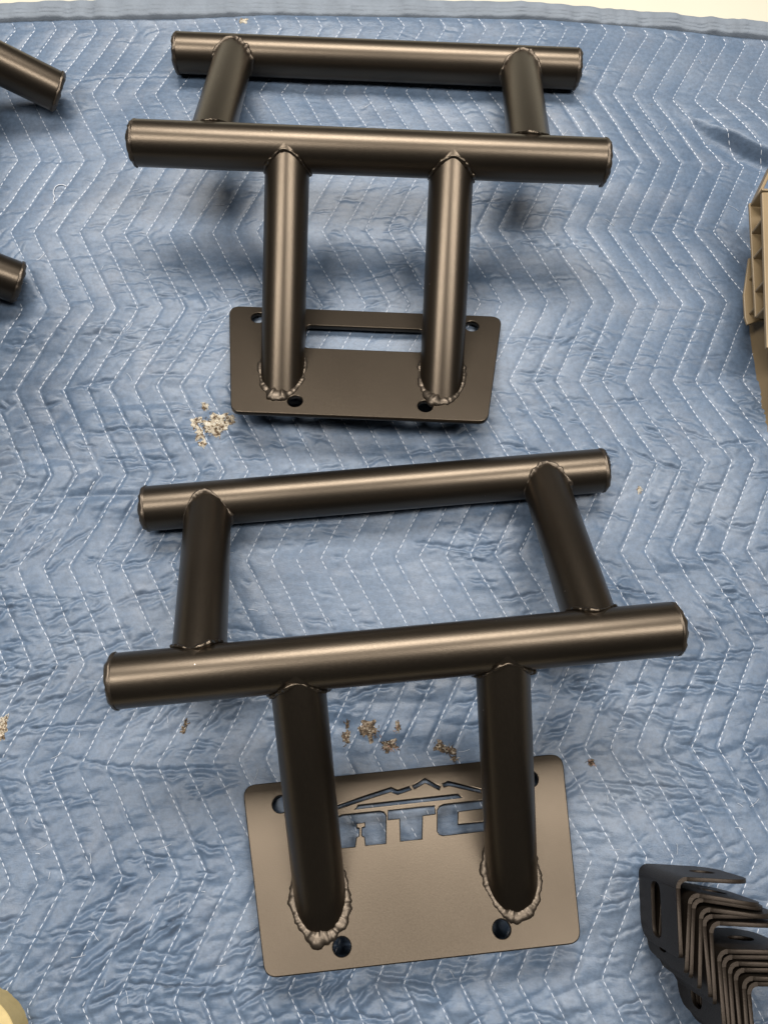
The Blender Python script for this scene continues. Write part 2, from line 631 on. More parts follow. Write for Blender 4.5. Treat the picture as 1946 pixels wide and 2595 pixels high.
Kc = np.exp(-((contacts[:, None, 0] - contacts[None, :, 0]) ** 2 + (contacts[:, None, 1] - contacts[None, :, 1]) ** 2) / (2 * sig ** 2))
wts = np.linalg.solve(Kc + 0.05 * np.eye(len(Kc)), contacts[:, 2] - cur)
for (px, py, _), w in zip(contacts, wts):
    H += w * np.exp(-((GX - px) ** 2 + (GY - py) ** 2) / (2 * sig ** 2))
H = H + Hw + Hfold
H *= sstep(gv[:, None], -0.004, 0.010) * 0.8 + 0.2    # settles into the bound edge
HM = H / 1000.0
# the cloth is pressed down wherever a mounting plate lies on it
for fit in (FIT_A, FIT_B):
    d = rack_dims(fit)
    R = rot_vec(fit[18:21])
    t = to_m(fit[21:24])
    n_ = R[:, 2]
    o_ = t - n_ * (PT + 0.0006)
    pz = o_[2] - ((GX - o_[0]) * n_[0] + (GY - o_[1]) * n_[1]) / n_[2]
    lx_ = (GX - t[0]) * R[0, 0] + (GY - t[1]) * R[1, 0] + (pz - t[2]) * R[2, 0]
    ly_ = (GX - t[0]) * R[0, 1] + (GY - t[1]) * R[1, 1] + (pz - t[2]) * R[2, 1]
    inside = (np.abs(lx_) < d['Wt'] / 2 + 0.001) & (ly_ > -0.01) & (ly_ < d['H'] + 0.001)
    HM = np.where(inside, np.minimum(HM, pz), HM)

blanket = empty('quilted_blanket', Matrix.Translation((0, 0, 0)))
tag(blanket, 'worn blue quilted moving blanket with white zigzag stitching under the racks', 'blanket')
qv = np.stack([GX, GY, HM], -1).reshape(-1, 3)
qm = big_mesh('quilt', qv, grid_faces(NV, NX)[:, ::-1])
quilt = link('quilt', qm, QUILT, blanket, True)


def cloth_z(x, y):
    return sample_grid(HM, x, y)


# stitch lines: every thread line is a row of short raised stitches
DASH, GAP, TW = 0.0034, 0.0017, 0.00037
for k in range(-8, 38):
    rho = np.arange(-1.2, 12.9, 0.02)
    wx, wy = lattice_to_world(k + zig(rho), -rho * HALF)
    P = np.stack([(wx - CAM[0]) * U, (wy - CAM[1]) * U], 1)
    P += np.stack([0.0004 * np.convolve(rng.standard_normal(len(P)), np.ones(9) / 5, 'same') + 0.0007 * np.convolve(rng.standard_normal(len(P)), np.hanning(60) / 5, 'same'), np.zeros(len(P))], 1)
    sl = np.concatenate([[0], np.cumsum(np.linalg.norm(np.diff(P, axis=0), axis=1))])
    s0 = np.arange(rng.uniform(0, 0.004), sl[-1] - DASH, DASH + GAP)
    s0 = s0 + rng.uniform(-0.0003, 0.0003, len(s0))
    gapn = np.convolve(rng.standard_normal(len(s0)), np.ones(15) / math.sqrt(15), 'same')
    s0 = s0[rng.random(len(s0)) > np.where(gapn > 1.7, 0.18, 0.015)]
    ln = DASH * rng.uniform(0.85, 1.12, len(s0))
    pt = lambda s: np.stack([np.interp(s, sl, P[:, 0]), np.interp(s, sl, P[:, 1])], 1)
    A_, B_ = pt(s0), pt(s0 + ln)
    sy = np.interp(A_[:, 0], gx, seam_y)
    ok = (A_[:, 1] < sy - 0.002) & (A_[:, 0] > X0 + 0.01) & (A_[:, 0] < X1 - 0.01) & (A_[:, 1] > sy - gv[-1] + 0.01)
    A_, B_ = A_[ok], B_[ok]
    if len(A_) < 5:
        continue
    M_ = (A_ + B_) / 2
    dd = B_ - A_
    dd /= np.linalg.norm(dd, axis=1)[:, None]
    nn = np.stack([-dd[:, 1], dd[:, 0]], 1) * TW
    za, zm, zb = cloth_z(A_[:, 0], A_[:, 1]), cloth_z(M_[:, 0], M_[:, 1]), cloth_z(B_[:, 0], B_[:, 1])
    zm = np.maximum(zm, (za + zb) / 2)
    rows = []
    for C_, z, w, hh in ((A_, za, 0.55, 0.00005), (M_, zm, 1.0, 0.00045), (B_, zb, 0.55, 0.00005)):
        rows.append(np.stack([np.c_[C_ - nn * w, z - 0.0002], np.c_[C_, z + hh + 0.00025], np.c_[C_ + nn * w, z - 0.0002]], 1))
    V = np.stack(rows, 1).reshape(-1, 3)               # dash, 3 sections, 3 points
    f = np.array([(0, 1, 4, 3), (1, 2, 5, 4), (3, 4, 7, 6), (4, 5, 8, 7)])
    F = (np.arange(len(A_))[:, None, None] * 9 + f[None]).reshape(-1, 4)
    link('stitch_line', big_mesh('stitch_line', V, F[:, ::-1]), THREAD, blanket, True)


def strand(pts, r, seg=5):
    """thin round thread through 3D points -> verts, faces"""
    pts = np.asarray(pts, float)
    n = len(pts)
    tg = np.gradient(pts, axis=0)
    tg /= np.linalg.norm(tg, axis=1)[:, None] + 1e-12
    up = np.tile(np.array([0, 0, 1.0]), (n, 1))
    sd = np.cross(tg, up)
    sd /= np.linalg.norm(sd, axis=1)[:, None] + 1e-9
    up = np.cross(sd, tg)
    th = np.arange(seg) * 2 * np.pi / seg
    rr = np.full(n, r)
    V = pts[:, None, :] + rr[:, None, None] * (np.cos(th)[None, :, None] * sd[:, None, :] + np.sin(th)[None, :, None] * up[:, None, :])
    return V.reshape(-1, 3), grid_faces(n, seg, wrap_c=True)


# a pulled, loose thread
lp = [(168, 470), (160, 466), (150, 467), (142, 472), (137, 480), (136, 490), (139, 497), (136, 505), (139, 511), (135, 515)]
lp = np.array([unproj(u, v)[:2] for u, v in lp])
tt = np.linspace(0, len(lp) - 1, 60)
lx, ly = np.interp(tt, range(len(lp)), lp[:, 0]), np.interp(tt, range(len(lp)), lp[:, 1])
V, F = strand(np.stack([lx, ly, cloth_z(lx, ly) + 0.0008], 1), 0.0004)
link('loose_thread', pyd('loose_thread', V, F), THREAD, blanket, True)

# lint scattered on the cloth
LV, LF = [], []
for i in range(90):
    u, v = rng.uniform(20, 1930), rng.uniform(120, 2580)
    p = unproj(u, v)[:2]
    an, L_ = rng.uniform(0, np.pi), rng.uniform(0.003, 0.011)
    s = np.linspace(-0.5, 0.5, 5)
    cx_ = p[0] + L_ * s * math.cos(an) - 0.25 * L_ * s * s * math.sin(an)
    cy_ = p[1] + L_ * s * math.sin(an) + 0.25 * L_ * s * s * math.cos(an)
    V, F = strand(np.stack([cx_, cy_, cloth_z(cx_, cy_) + 0.0005], 1), 0.00014, 3)
    LF.append(F + sum(len(q) for q in LV))
    LV.append(V)
tag(link('lint', pyd('lint', np.concatenate(LV), np.concatenate(LF)), THREAD, blanket), kind='stuff')

# burnt and torn spots where tan batting shows through
PXM = 2.9                                             # photo px per mm, about


def torn(parts, seed, weights):
    wad = 4 if weights is PALE else 5
    r = np.random.default_rng(seed)
    V, F, MI = [], [], []
    off = 0
    for (u, v, su, sv, n) in parts:
        # matted, frayed patch
        nr_, na_ = 4, 40
        jag = 1 + 0.30 * np.convolve(np.tile(r.standard_normal(na_), 3), np.ones(3) / 1.7, 'same')[na_:2 * na_]
        c0 = unproj(u, v)[:2]
        vv = [(c0[0], c0[1], float(cloth_z(c0[0], c0[1])) + 0.0006)]
        for i_ in range(1, nr_ + 1):
            f_ = i_ / nr_
            for k_ in range(na_):
                an = 2 * np.pi * k_ / na_
                q_ = unproj(u + su * 1.05 * f_ * max(0.25, jag[k_]) * math.cos(an), v + sv * 1.05 * f_ * max(0.25, jag[k_]) * math.sin(an))
                vv.append((q_[0], q_[1], float(cloth_z(q_[0], q_[1])) + (0.0006 + 0.0005 * r.random() if i_ < nr_ else 0.00015)))
        V.append(np.array(vv))
        F += [(off, off + 1 + k_, off + 1 + (k_ + 1) % na_) for k_ in range(na_)]
        for i_ in range(nr_ - 1):
            F += [(off + 1 + i_ * na_ + k_, off + 1 + (i_ + 1) * na_ + k_, off + 1 + (i_ + 1) * na_ + (k_ + 1) % na_, off + 1 + i_ * na_ + (k_ + 1) % na_) for k_ in range(na_)]
        MI += [wad] * (na_ * nr_)
        off += len(vv)
        for q in range(int(n * 1.3)):
            du, dv_ = r.normal(0, 0.42) * su, r.normal(0, 0.42) * sv
            c = unproj(u + du, v + dv_)[:2]
            L_, an = r.uniform(0.0012, 0.0042), r.uniform(0, 2 * np.pi)
            s = np.linspace(0, 1, 6)
            cv = r.uniform(-3, 3)
            dx = np.cumsum(np.cos(an + cv * s)) * L_ / 6
            dy = np.cumsum(np.sin(an + cv * s)) * L_ / 6
            x, y = c[0] + dx, c[1] + dy
            z = cloth_z(x, y) + 0.0004 + r.uniform(0, 0.0008) * np.sin(np.pi * s)
            v_, f_ = strand(np.stack([x, y, z], 1), r.uniform(0.00014, 0.00032), 4)
            V.append(v_)
            F += [tuple(g + off) for g in f_]
            MI += [int(r.choice(4, p=weights))] * len(f_)
            off += len(v_)
    me = pyd('torn_batting', np.concatenate(V), F)
    o = link('torn_batting', me, BAT + [WAD_PALE, WAD_DARK], blanket)
    me.polygons.foreach_set('material_index', np.array(MI, np.int32))
    return o


PALE, MIXD, ROSY = [.62, .20, .16, .02], [.16, .34, .45, .05], [.15, .2, .35, .3]
torn([(548, 1075, 34, 20, 95), (545, 1090, 22, 14, 55), (497, 1072, 9, 16, 22), (507, 1100, 9, 18, 32), (513, 1125, 10, 8, 16), (521, 1032, 6, 12, 14), (585, 1065, 10, 8, 10)], 1, PALE)
torn([(877, 1868, 10, 14, 24), (880, 1838, 4, 12, 8)], 2, MIXD)
torn([(937, 1850, 22, 22, 55)], 3, MIXD)
torn([(985, 1888, 20, 15, 36)], 4, ROSY)
torn([(1008, 1838, 7, 15, 14)], 5, MIXD)
torn([(1112, 1890, 10, 12, 20), (1135, 1902, 16, 10, 26), (1150, 1923, 8, 7, 9)], 6, MIXD)
torn([(8, 1848, 15, 26, 60), (14, 1825, 10, 8, 14)], 7, PALE)
torn([(470, 1830, 4, 10, 10), (465, 1850, 5, 9, 9)], 8, MIXD)
torn([(1617, 1243, 4, 8, 9)], 9, PALE)
torn([(617, 56, 12, 6, 14)], 10, PALE)
torn([(1496, 1932, 7, 9, 10)], 11, ROSY)

# bound edge of the blanket
NB_, NC_ = NX, 22
tb = np.linspace(0, 1, NC_)
wv = gnoise(51, 9, 30)[0] * 0.0006
wob = gnoise(52, 3.5, 30)[0]
wob2 = gnoise(53, 40, 30)[0] * 0.0009
bw = (0.0222 + 0.0045 * np.exp(-((gx + 0.08) / 0.19) ** 2))[None, :]
yb = seam_y[None, :] - 0.0022 + (bw + 0.6 * wob2[None, :]) * tb[:, None]
prof = np.sqrt(np.clip(1 - (2 * tb - 1) ** 4, 0, 1))
zb_ = 0.0005 + 0.0048 * prof[:, None] * (1 + 0.13 * wob[None, :]) + wv[None, :] * prof[:, None]
# two sewn rows press grooves into the tape
for g in (0.24, 0.42):
    zb_ -= 0.0013 * np.exp(-((tb[:, None] - g) / 0.05) ** 2) * (0.7 + 0.5 * np.abs(wob[None, :]))
zb_[0] -= 0.003
zb_[-1] -= 0.009
bv = np.stack([np.broadcast_to(gx, yb.shape), yb, zb_], -1).reshape(-1, 3)
link('edge_binding', big_mesh('edge_binding', bv, grid_faces(NC_, NX)), BINDING, blanket, True)

# ------------------------------------------------------------------ racks
TR = 0.01905


def frame(axis):
    a_ = np.array(axis, float)
    a_ /= np.linalg.norm(a_)
    h = np.array([0, 0, 1.0]) if abs(a_[2]) < 0.9 else np.array([0, 1.0, 0])
    e1 = np.cross(h, a_)
    e1 /= np.linalg.norm(e1)
    return a_, e1, np.cross(a_, e1)


def tube_mesh(name, p0, p1, r, cut_z=None, seg=64, nl=14):
    """open pipe surface; with cut_z the p0 end is mitred to the plane z = cut_z"""
    p0, p1 = np.array(p0, float), np.array(p1, float)
    a_, e1, e2 = frame(p1 - p0)
    th = np.arange(seg) * 2 * np.pi / seg
    ring = r * (np.cos(th)[:, None] * e1 + np.sin(th)[:, None] * e2)
    L_ = np.linalg.norm(p1 - p0)
    s_start = np.zeros(seg)
    if cut_z is not None:
        s_start = (cut_z - (p0[2] + ring[:, 2])) / a_[2]
    V = []
    for t in np.linspace(0, 1, nl):
        s = s_start * (1 - t) + L_ * t
        V.append(p0 + ring + s[:, None] * a_)
    return pyd(name, np.concatenate(V), grid_faces(nl, seg, wrap_c=True))


def cap_mesh(name, c, outward, r, seed):
    """welded-in, ground-off end cap with a slightly ragged rim"""
    a_, e1, e2 = frame(outward)
    seg = 64
    th = np.arange(seg) * 2 * np.pi / seg
    rg = np.random.default_rng(seed)
    rag = np.convolve(np.tile(rg.standard_normal(seg), 3), np.ones(3) / 3, 'same')[seg:2 * seg]
    prof = [(-0.0052, r - 0.0008), (-0.0044, r - 0.0016), (-0.0038, r + 0.0003), (-0.0020, r + 0.0001), (-0.0006, r - 0.0012), (0.0004, r - 0.0030), (0.0002, 0.6 * r), (0.0001, 0.02 * r)]
    V = []
    for i, (s, q) in enumerate(prof):
        k = 0.0007 if 1 < i < 6 else 0.0
        rad = q + k * rag
        sh = s + 0.0007 * np.roll(rag, 5 * i) * (1 if 0 < i < 6 else 0)
        V.append(np.array(c) + rad[:, None] * (np.cos(th)[:, None] * e1 + np.sin(th)[:, None] * e2) + sh[:, None] * a_)
    n = len(prof)
    V = np.concatenate(V)
    F = [tuple(f) for f in grid_faces(n, seg, wrap_c=True)] + [tuple(range((n - 1) * seg, n * seg))]
    return pyd(name, V, F)


def bead_mesh(name, curve, seed, rad=0.0026, tip=None, tip_gain=0.0, lift=None):
    """lumpy weld bead along a closed curve (N x 3)"""
    rg = np.random.default_rng(seed)
    # resample evenly
    P = np.concatenate([curve, curve[:1]])
    s = np.concatenate([[0], np.cumsum(np.linalg.norm(np.diff(P, axis=0), axis=1))])
    N = int(s[-1] / 0.0007)
    si = np.arange(N) * s[-1] / N
    C_ = np.stack([np.interp(si, s, P[:, i]) for i in range(3)], 1)
    tg = np.roll(C_, -1, 0) - np.roll(C_, 1, 0)
    tg /= np.linalg.norm(tg, axis=1)[:, None] + 1e-12
    ce_ = C_.mean(0)
    out = C_ - ce_
    out -= (out * tg).sum(1)[:, None] * tg
    out /= np.linalg.norm(out, axis=1)[:, None] + 1e-12
    bi = np.cross(tg, out)
    hw = lambda w: np.hanning(w + 2) / np.linalg.norm(np.hanning(w + 2))
    sm = lambda w: np.convolve(np.tile(rg.standard_normal(N), 3), hw(w), 'same')[N:2 * N]
    R_ = rad * (0.90 + 0.20 * sm(33) + 0.14 * sm(15) + 0.04 * sm(7))
    if tip is not None:
        w = np.exp(-(np.linalg.norm(C_ - tip, axis=1) / 0.010) ** 2)
        R_ *= 1 + tip_gain * w * (1 + 0.3 * sm(27))
    R_ = np.clip(R_, rad * 0.35, rad * 2.4)
    seg = 12
    th = np.arange(seg) * 2 * np.pi / seg
    jit = rg.standard_normal((N, seg))
    for _ in range(4):
        jit = (jit + np.roll(jit, 1, 0) + np.roll(jit, -1, 0) + np.roll(jit, 1, 1) + np.roll(jit, -1, 1)) / 2.6
    jit = 1 + 0.06 * np.clip(jit, -2.5, 2.5)
    V = C_[:, None, :] + (R_[:, None] * jit)[:, :, None] * (1.30 * np.cos(th)[None, :, None] * out[:, None, :] + 0.72 * np.sin(th)[None, :, None] * bi[:, None, :])
    return pyd(name, V.reshape(-1, 3), grid_faces(N, seg, wrap_c=True, wrap_r=True))


def saddle_curve(c, bar_axis, direc, r, n=160):
    """where a tube leaving point c along direc meets a bar of the same radius"""
    a_ = np.array(bar_axis, float)
    d_ = np.array(direc, float)
    d_ /= np.linalg.norm(d_)
    x_ = a_ - (a_ @ d_) * d_
    x_ /= np.linalg.norm(x_)
    w_ = np.cross(d_, x_)
    th = np.arange(n) * 2 * np.pi / n
    rr = r - 0.0010
    s = np.sqrt((r * np.cos(th)) ** 2 + 0.008 ** 2) - 0.0012
    return np.array(c) + rr * np.cos(th)[:, None] * x_ + rr * np.sin(th)[:, None] * w_ + s[:, None] * d_


def build_rack(fit_d, mat4, cutouts, label, seed, shift=0.0):
    d = fit_d
    root = empty('tube_rack', mat4)
    tag(root, label, 'rack', 'bronze tube racks laid out on the blanket')
    ex = np.array([1.0, 0, 0])
    sx = shift * ex
    nb, fb = d['nb'] + sx, d['fb']
    for k, c in enumerate((nb, fb)):
        e0, e1 = c - ex * d['Lb'] / 2, c + ex * d['Lb'] / 2
        bar = link('crossbar', tube_mesh('crossbar', e0 + ex * 0.0046, e1 - ex * 0.0046, TR), BRONZE, root, True)
        for q, (e, s) in enumerate(((e0, -1), (e1, 1))):
            link('end_cap', cap_mesh('end_cap', e, s * ex, TR, seed + 10 * k + q), BRONZE_WELD, bar, True)
    for s in (-1, 1):
        p = d['base'] + s * ex * d['dm_p'] / 2 + sx
        q = nb + s * ex * d['dm_b'] / 2
        link('upright_tube', tube_mesh('upright_tube', p, q, TR, cut_z=-0.002), BRONZE, root, True)
        # foot weld: ellipse where the tube meets the plate
        m_ = (q - p) / np.linalg.norm(q - p)
        a_, e1, e2 = frame(m_)
        th = np.arange(200) * 2 * np.pi / 200
        ring = (TR + 0.0002) * (np.cos(th)[:, None] * e1 + np.sin(th)[:, None] * e2)
        cur_ = p + ring + ((-0.0002 - p[2] - ring[:, 2]) / m_[2])[:, None] * m_
        tip = cur_[np.argmin(cur_[:, 1])]
        link('weld_bead', bead_mesh('weld_bead', cur_, seed + 31 + s, 0.0023, tip, 1.3), BRONZE_WELD, root, True)
        link('weld_bead', bead_mesh('weld_bead', saddle_curve(q, ex, -m_, TR), seed + 41 + s, 0.0027), BRONZE, root, True)
        ln, lf = nb + s * ex * d['sn'] / 2, fb + s * ex * d['sf'] / 2
        link('link_tube', tube_mesh('link_tube', ln, lf, TR), BRONZE, root, True)
        v = lf - ln
        link('weld_bead', bead_mesh('weld_bead', saddle_curve(ln, ex, v, TR), seed + 51 + s, 0.0024), BRONZE, root, True)
        link('weld_bead', bead_mesh('weld_bead', saddle_curve(lf, ex, -v, TR), seed + 61 + s, 0.0026), BRONZE_WELD, root, True)
    W, Wt, Hh = d['W'], d['Wt'], d['H']
    outer = round_poly([(-W / 2 + shift, 0), (W / 2 + shift, 0), (Wt / 2 + shift, Hh), (-Wt / 2 + shift, Hh)], 0.010, 10)
    hr = 0.0064
    holes = [circle(sg * d['h1'] / 2 + shift, d['y1'], hr) for sg in (-1, 1)] + [circle(sg * d['h2'] / 2 + shift, d['y2'], hr) for sg in (-1, 1)]
    pl = plate_mesh('mounting_plate', outer, holes + cutouts, PT)
    link('mounting_plate', pl, BRONZE, root)
    return root


def pose_mat(fit):
    R = rot_vec(fit[18:21])
    t = to_m(fit[21:24])
    m = Matrix.Identity(4)
    for i in range(3):
        for j in range(3):
            m[i][j] = R[i][j]
        m[i][3] = t[i]
    return m


mm = lambda pts: [(x / 1000, y / 1000) for x, y in pts]
slot = round_poly(mm([(-53, 77), (53, 77), (53, 105.5), (-53, 105.5)]), 0.004)


def stroke(pts, w):
    """thin polyline cut (mm) -> closed outline"""
    P = np.array(pts, float)
    n = len(P)
    up, dn = [], []
    for i in range(n):
        a_ = P[i] - P[i - 1] if i else P[1] - P[0]
        b_ = P[i + 1] - P[i] if i < n - 1 else P[-1] - P[-2]
        a_ = a_ / np.linalg.norm(a_)
        b_ = b_ / np.linalg.norm(b_)
        t = a_ + b_
        t /= np.linalg.norm(t)
        nrm = np.array([-t[1], t[0]])
        k = w / 2 / max(0.5, float(nrm @ np.array([-a_[1], a_[0]])))
        up.append(P[i] + nrm * k)
        dn.append(P[i] - nrm * k)
    return mm([tuple(p) for p in up + dn[::-1]])


logo = [
    stroke([(-62, 108.6), (-29.5, 115.6), (-11.7, 119.3), (-6.8, 116.6), (3.4, 119.0)], 2.6),
    stroke([(6.0, 119.3), (15.6, 123.6), (26.3, 116.6)], 2.6),
    stroke([(29.4, 118.4), (33.4, 119.6), (58, 111.2)], 2.6),
    mm([(-41.0, 107.2), (-38.2, 109.9), (39.6, 110.6), (42.8, 107.6)]),
    mm([(-57.5, 80.4), (-58.5, 98.5), (-55.5, 102.4), (-50.8, 104.0), (-21.8, 103.9), (-18.8, 102.8), (-17.6, 100.4), (-19.7, 80.5), (-34.7, 80.5), (-34.9, 86.4), (-36.9, 87.8),
        (-36.5, 93.4), (-33.9, 93.9), (-33.7, 97.1), (-40.7, 96.9), (-40.9, 93.7), (-38.9, 93.0), (-39.5, 87.7), (-41.5, 86.9), (-43.0, 80.4)]),
    mm([(-15.4, 104.0), (20.6, 104.0), (20.2, 98.0), (10.2, 97.7), (7.7, 80.9), (-8.2, 80.9), (-6.9, 97.3), (-16.0, 97.3)]),
    mm([(22.6, 100.6), (24.6, 103.0), (28.0, 104.0), (60.5, 104.3), (59.8, 98.3), (37.8, 98.0), (36.4, 88.4), (58.5, 88.5), (57.8, 81.9), (24.6, 81.8), (21.6, 82.8), (20.4, 85.2)]),
]
build_rack(rack_dims(FIT_A), pose_mat(FIT_A), [slot], 'bronze tube rack whose mounting plate has one plain rectangular slot', 100)
build_rack(rack_dims(FIT_B), pose_mat(FIT_B), logo, 'bronze tube rack whose mounting plate has mountain and letter cutouts', 300)

# third rack: lies on both bars with its plate up, only two bar ends reach into view
e1 = unproj(154, 236, TR)
e2 = unproj(57, 711, TR)
w = unproj(154, 236, TR) - unproj(54, 187, TR + 0.019)
bx_ = w / np.linalg.norm(w)
sd_ = np.array([-bx_[1], bx_[0], 0]) / math.hypot(bx_[0], bx_[1])
up_ = np.cross(bx_, sd_)
d3 = rack_dims(FIT_A)
d3['ls'] = float((e1 - e2) @ sd_)
dlt = float((e1 - e2) @ bx_)
d3['Lb'] = 0.40
d3['sn'] = d3['sf'] = 0.19
d3['fb'] = d3['nb'] + d3['ls'] * d3['sdir']
ps = d3['psi']
loc_s, loc_p = np.array([0, math.cos(ps), math.sin(ps)]), np.array([0, -math.sin(ps), math.cos(ps)])
Rl = np.stack([np.array([1.0, 0, 0]), loc_s, loc_p], 1)
Rw = np.stack([-bx_, sd_, -up_], 1)
R3 = Rw @ Rl.T
fbw = e1 - bx_ * d3['Lb'] / 2
t3 = fbw - R3 @ d3['fb']
m3 = Matrix.Identity(4)
for i in range(3):
    for j in range(3):
        m3[i][j] = R3[i][j]
    m3[i][3] = t3[i]
build_rack(d3, m3, [], 'bronze tube rack beside the slotted one, showing only two bare bar ends', 500, shift=dlt)

# ------------------------------------------------------------------ nested angle brackets
BH, BT, BR = 0.078, 0.0028, 0.0075


def bracket_mesh():
    bm = bmesh.new()

    def add(me, ex_, ey_, ez_, org):
        m = Matrix.Identity(4)
        for i in range(3):
            m[i][0], m[i][1], m[i][2], m[i][3] = ex_[i], ey_[i], ez_[i], org[i]
        me.transform(m)
        bm.from_mesh(me)
        bpy.data.meshes.remove(me)
    L1, L2 = 0.051, 0.056
    out1 = round_poly([(BR, 0), (L1, 0), (L1, BH), (BR, BH)], [0, 0.020, 0.004, 0], 8)
    sl_ = round_poly([(0.0085, 0.027), (0.0455, 0.027), (0.0455, 0.046), (0.0085, 0.046)], 0.008, 8)
    add(plate_mesh('leg', out1, [sl_], BT, 0.0003), (0, -1, 0), (0, 0, 1), (-1, 0, 0), (0, 0, 0))
    out2 = round_poly([(-BR, BH), (-L2, BH), (-L2, 0), (-BR, 0)], [0, 0.030, 0.030, 0], 12)
    h2 = circle(-0.034, BH / 2, 0.009)
    add(plate_mesh('leg', out2, [h2], BT, 0.0003), (-1, 0, 0), (0, 0, 1), (0, 1, 0), (0, 0, 0))
    n = 9
    vs = []
    for i in range(n):
        a_ = math.pi - (math.pi / 2) * i / (n - 1)
        for rr in (BR, BR - BT):
            x, y = BR + rr * math.cos(a_), -BR + rr * math.sin(a_)
            vs.append((bm.verts.new((x, y, 0)), bm.verts.new((x, y, BH))))
    for i in range(n - 1):
        (a0, a1), (b0, b1), (c0, c1), (d0, d1) = vs[2 * i], vs[2 * i + 1], vs[2 * i + 2], vs[2 * i + 3]
        bm.faces.new((a0, c0, c1, a1))
        bm.faces.new((b0, b1, d1, d0))
        bm.faces.new((a1, c1, d1, b1))
        bm.faces.new((a0, b0, d0, c0))
    bmesh.ops.recalc_face_normals(bm, faces=bm.faces[:])
    me = bpy.data.meshes.new('angle_bracket')
    bm.to_mesh(me)
    bm.free()
    me.materials.append(BRONZE_RAW)
    return me


def cpx(x, y):
    return 1560 + x / 4.298, 2180 + y / 4.298


BM = bracket_mesh()
ORD = ['outermost', 'second', 'third', 'fourth', 'fifth', 'innermost']


def place_bracket(corner, leg_end, label, tw=0.0, dz=0.0):
    c = unproj(*cpx(*corner), BH)
    e = unproj(*cpx(*leg_end), BH)
    v = e - c
    an = math.atan2(v[1], v[0]) + math.pi / 2 + tw
    o = bpy.data.objects.new('angle_bracket', BM)
    col.objects.link(o)
    zz = float(np.max(cloth_z(np.array([c[0], c[0] + 0.02, c[0] + 0.04]), np.array([c[1], c[1] - 0.02, c[1]]))))
    o.location = (c[0], c[1], zz - 0.0015 + dz)
    o.rotation_euler = (0, 0, an)
    tag(o, label, 'bracket', 'bronze angle brackets nested in two stacks')
    return o


up = [((638, 172), (668, 870)), ((770, 335), (735, 1040)), ((826, 390), (800, 1075)), ((882, 490), (868, 1195)), ((912, 580), (985, 1390)), ((990, 650), (1030, 1390))]
for i, (c, e) in enumerate(up):
    place_bracket(c, e, '%s angle bracket of the nest by the lettered rack, counted from its exposed slotted face' % ORD[i], 0.0, [0, .0012, -.0006, .0018, .0004, .001][i])
lo = [((1062 + 60 * i + k, 950 + 66 * i + k), (1118 + 60 * i + k, 1680 + 66 * i)) for i, k in enumerate((0, 4, 2, 14, 22, 26))]
for i, (c, e) in enumerate(lo):
    place_bracket(c, e, '%s angle bracket of the nest tucked inside the other nest of brackets' % ORD[i], [0, .012, -.01, .015, -.012, .01][i], [.001, -.0005, .0015, 0, .002, .0004][i])

# ------------------------------------------------------------------ tan crate


def prism(poly, z0, z1):
    n = len(poly)
    V = [(x, y, z0) for x, y in poly] + [(x, y, z1) for x, y in poly]
    F = [tuple(range(n))[::-1], tuple(range(n, 2 * n))] + [(i, (i + 1) % n, n + (i + 1) % n, n + i) for i in range(n)]
    bm = bmesh.new()
    bm.from_mesh(pyd('t', V, F))
    bmesh.ops.recalc_face_normals(bm, faces=bm.faces[:])
    bmesh.ops.bevel(bm, geom=bm.edges[:], offset=0.0008, segments=2, affect='EDGES', profile=0.5)
    me = bpy.data.meshes.new('p')
    bm.to_mesh(me)
    bm.free()
    return me


def bar_poly(p, q, w_):
    p, q = np.array(p[:2]), np.array(q[:2])
    t = (q - p) / np.linalg.norm(q - p)
    n_ = np.array([-t[1], t[0]]) * w_ / 2
    return [tuple(p - n_), tuple(q - n_), tuple(q + n_), tuple(p + n_)]


def ccp(x, y):
    return 1750 + x / 2.765, 400 + y / 2.765


crate = empty('storage_crate', Matrix.Translation((0.42, 0.25, 0)))
tag(crate, 'tan plastic crate with a ribbed rim at the edge of the blanket', 'crate')
ZT, ZF, ZL = 0.070, 0.044, 0.027                      # rail, flange and lower lip heights


def crate_part(name, me):
    me.transform(Matrix.Translation((-0.42, -0.25, 0)))
    return link(name, me, TAN, crate)


i0, i1 = unproj(*ccp(497, 240), ZT)[:2], unproj(*ccp(530, 1330), ZT)[:2]
o0, o1 = unproj(*ccp(411, 390), ZF)[:2], unproj(*ccp(450, 1112), ZF)[:2]
od = (o1 - o0) / np.linalg.norm(o1 - o0)
inn = np.array([-od[1], od[0]])
if inn[0] < 0:
    inn = -inn
R_ = np.array([0.22, 0.0])
# rim: an open channel between two flanges, divided by upright ribs
crate_part('top_flange', prism([tuple(i0), tuple(i1), tuple(i1 + R_), tuple(i0 + R_)], ZT - 0.004, ZT))
crate_part('flange', prism([tuple(o0 - od * 0.012), tuple(o1), tuple(o1 + inn * 0.05), tuple(o0 - od * 0.012 + inn * 0.05)], ZF - 0.003, ZF))
w0, w1 = o0 + inn * 0.019 - od * 0.012, o1 + inn * 0.019
crate_part('inner_wall', prism(bar_poly(w0, w1, 0.003), ZF - 0.001, ZT - 0.003))
for fo in (-0.085, 0.19, 0.44, 0.76, 0.995):
    p = o0 + (o1 - o0) * fo
    crate_part('rim_rib', prism(bar_poly(p + inn * 0.0008, p + inn * 0.019, 0.0024), ZF - 0.001, ZT - 0.003))
c0_, c1_ = unproj(*ccp(452, 300), ZF)[:2], unproj(*ccp(580, 30), ZF)[:2]
crate_part('corner_wall', prism(bar_poly(c0_, c1_, 0.003), ZF - 0.012, ZF + 0.004))
h = [unproj(*ccp(x, y), ZL)[:2] for x, y in ((404, 700), (368, 960), (378, 1120), (394, 1168), (480, 1140))]
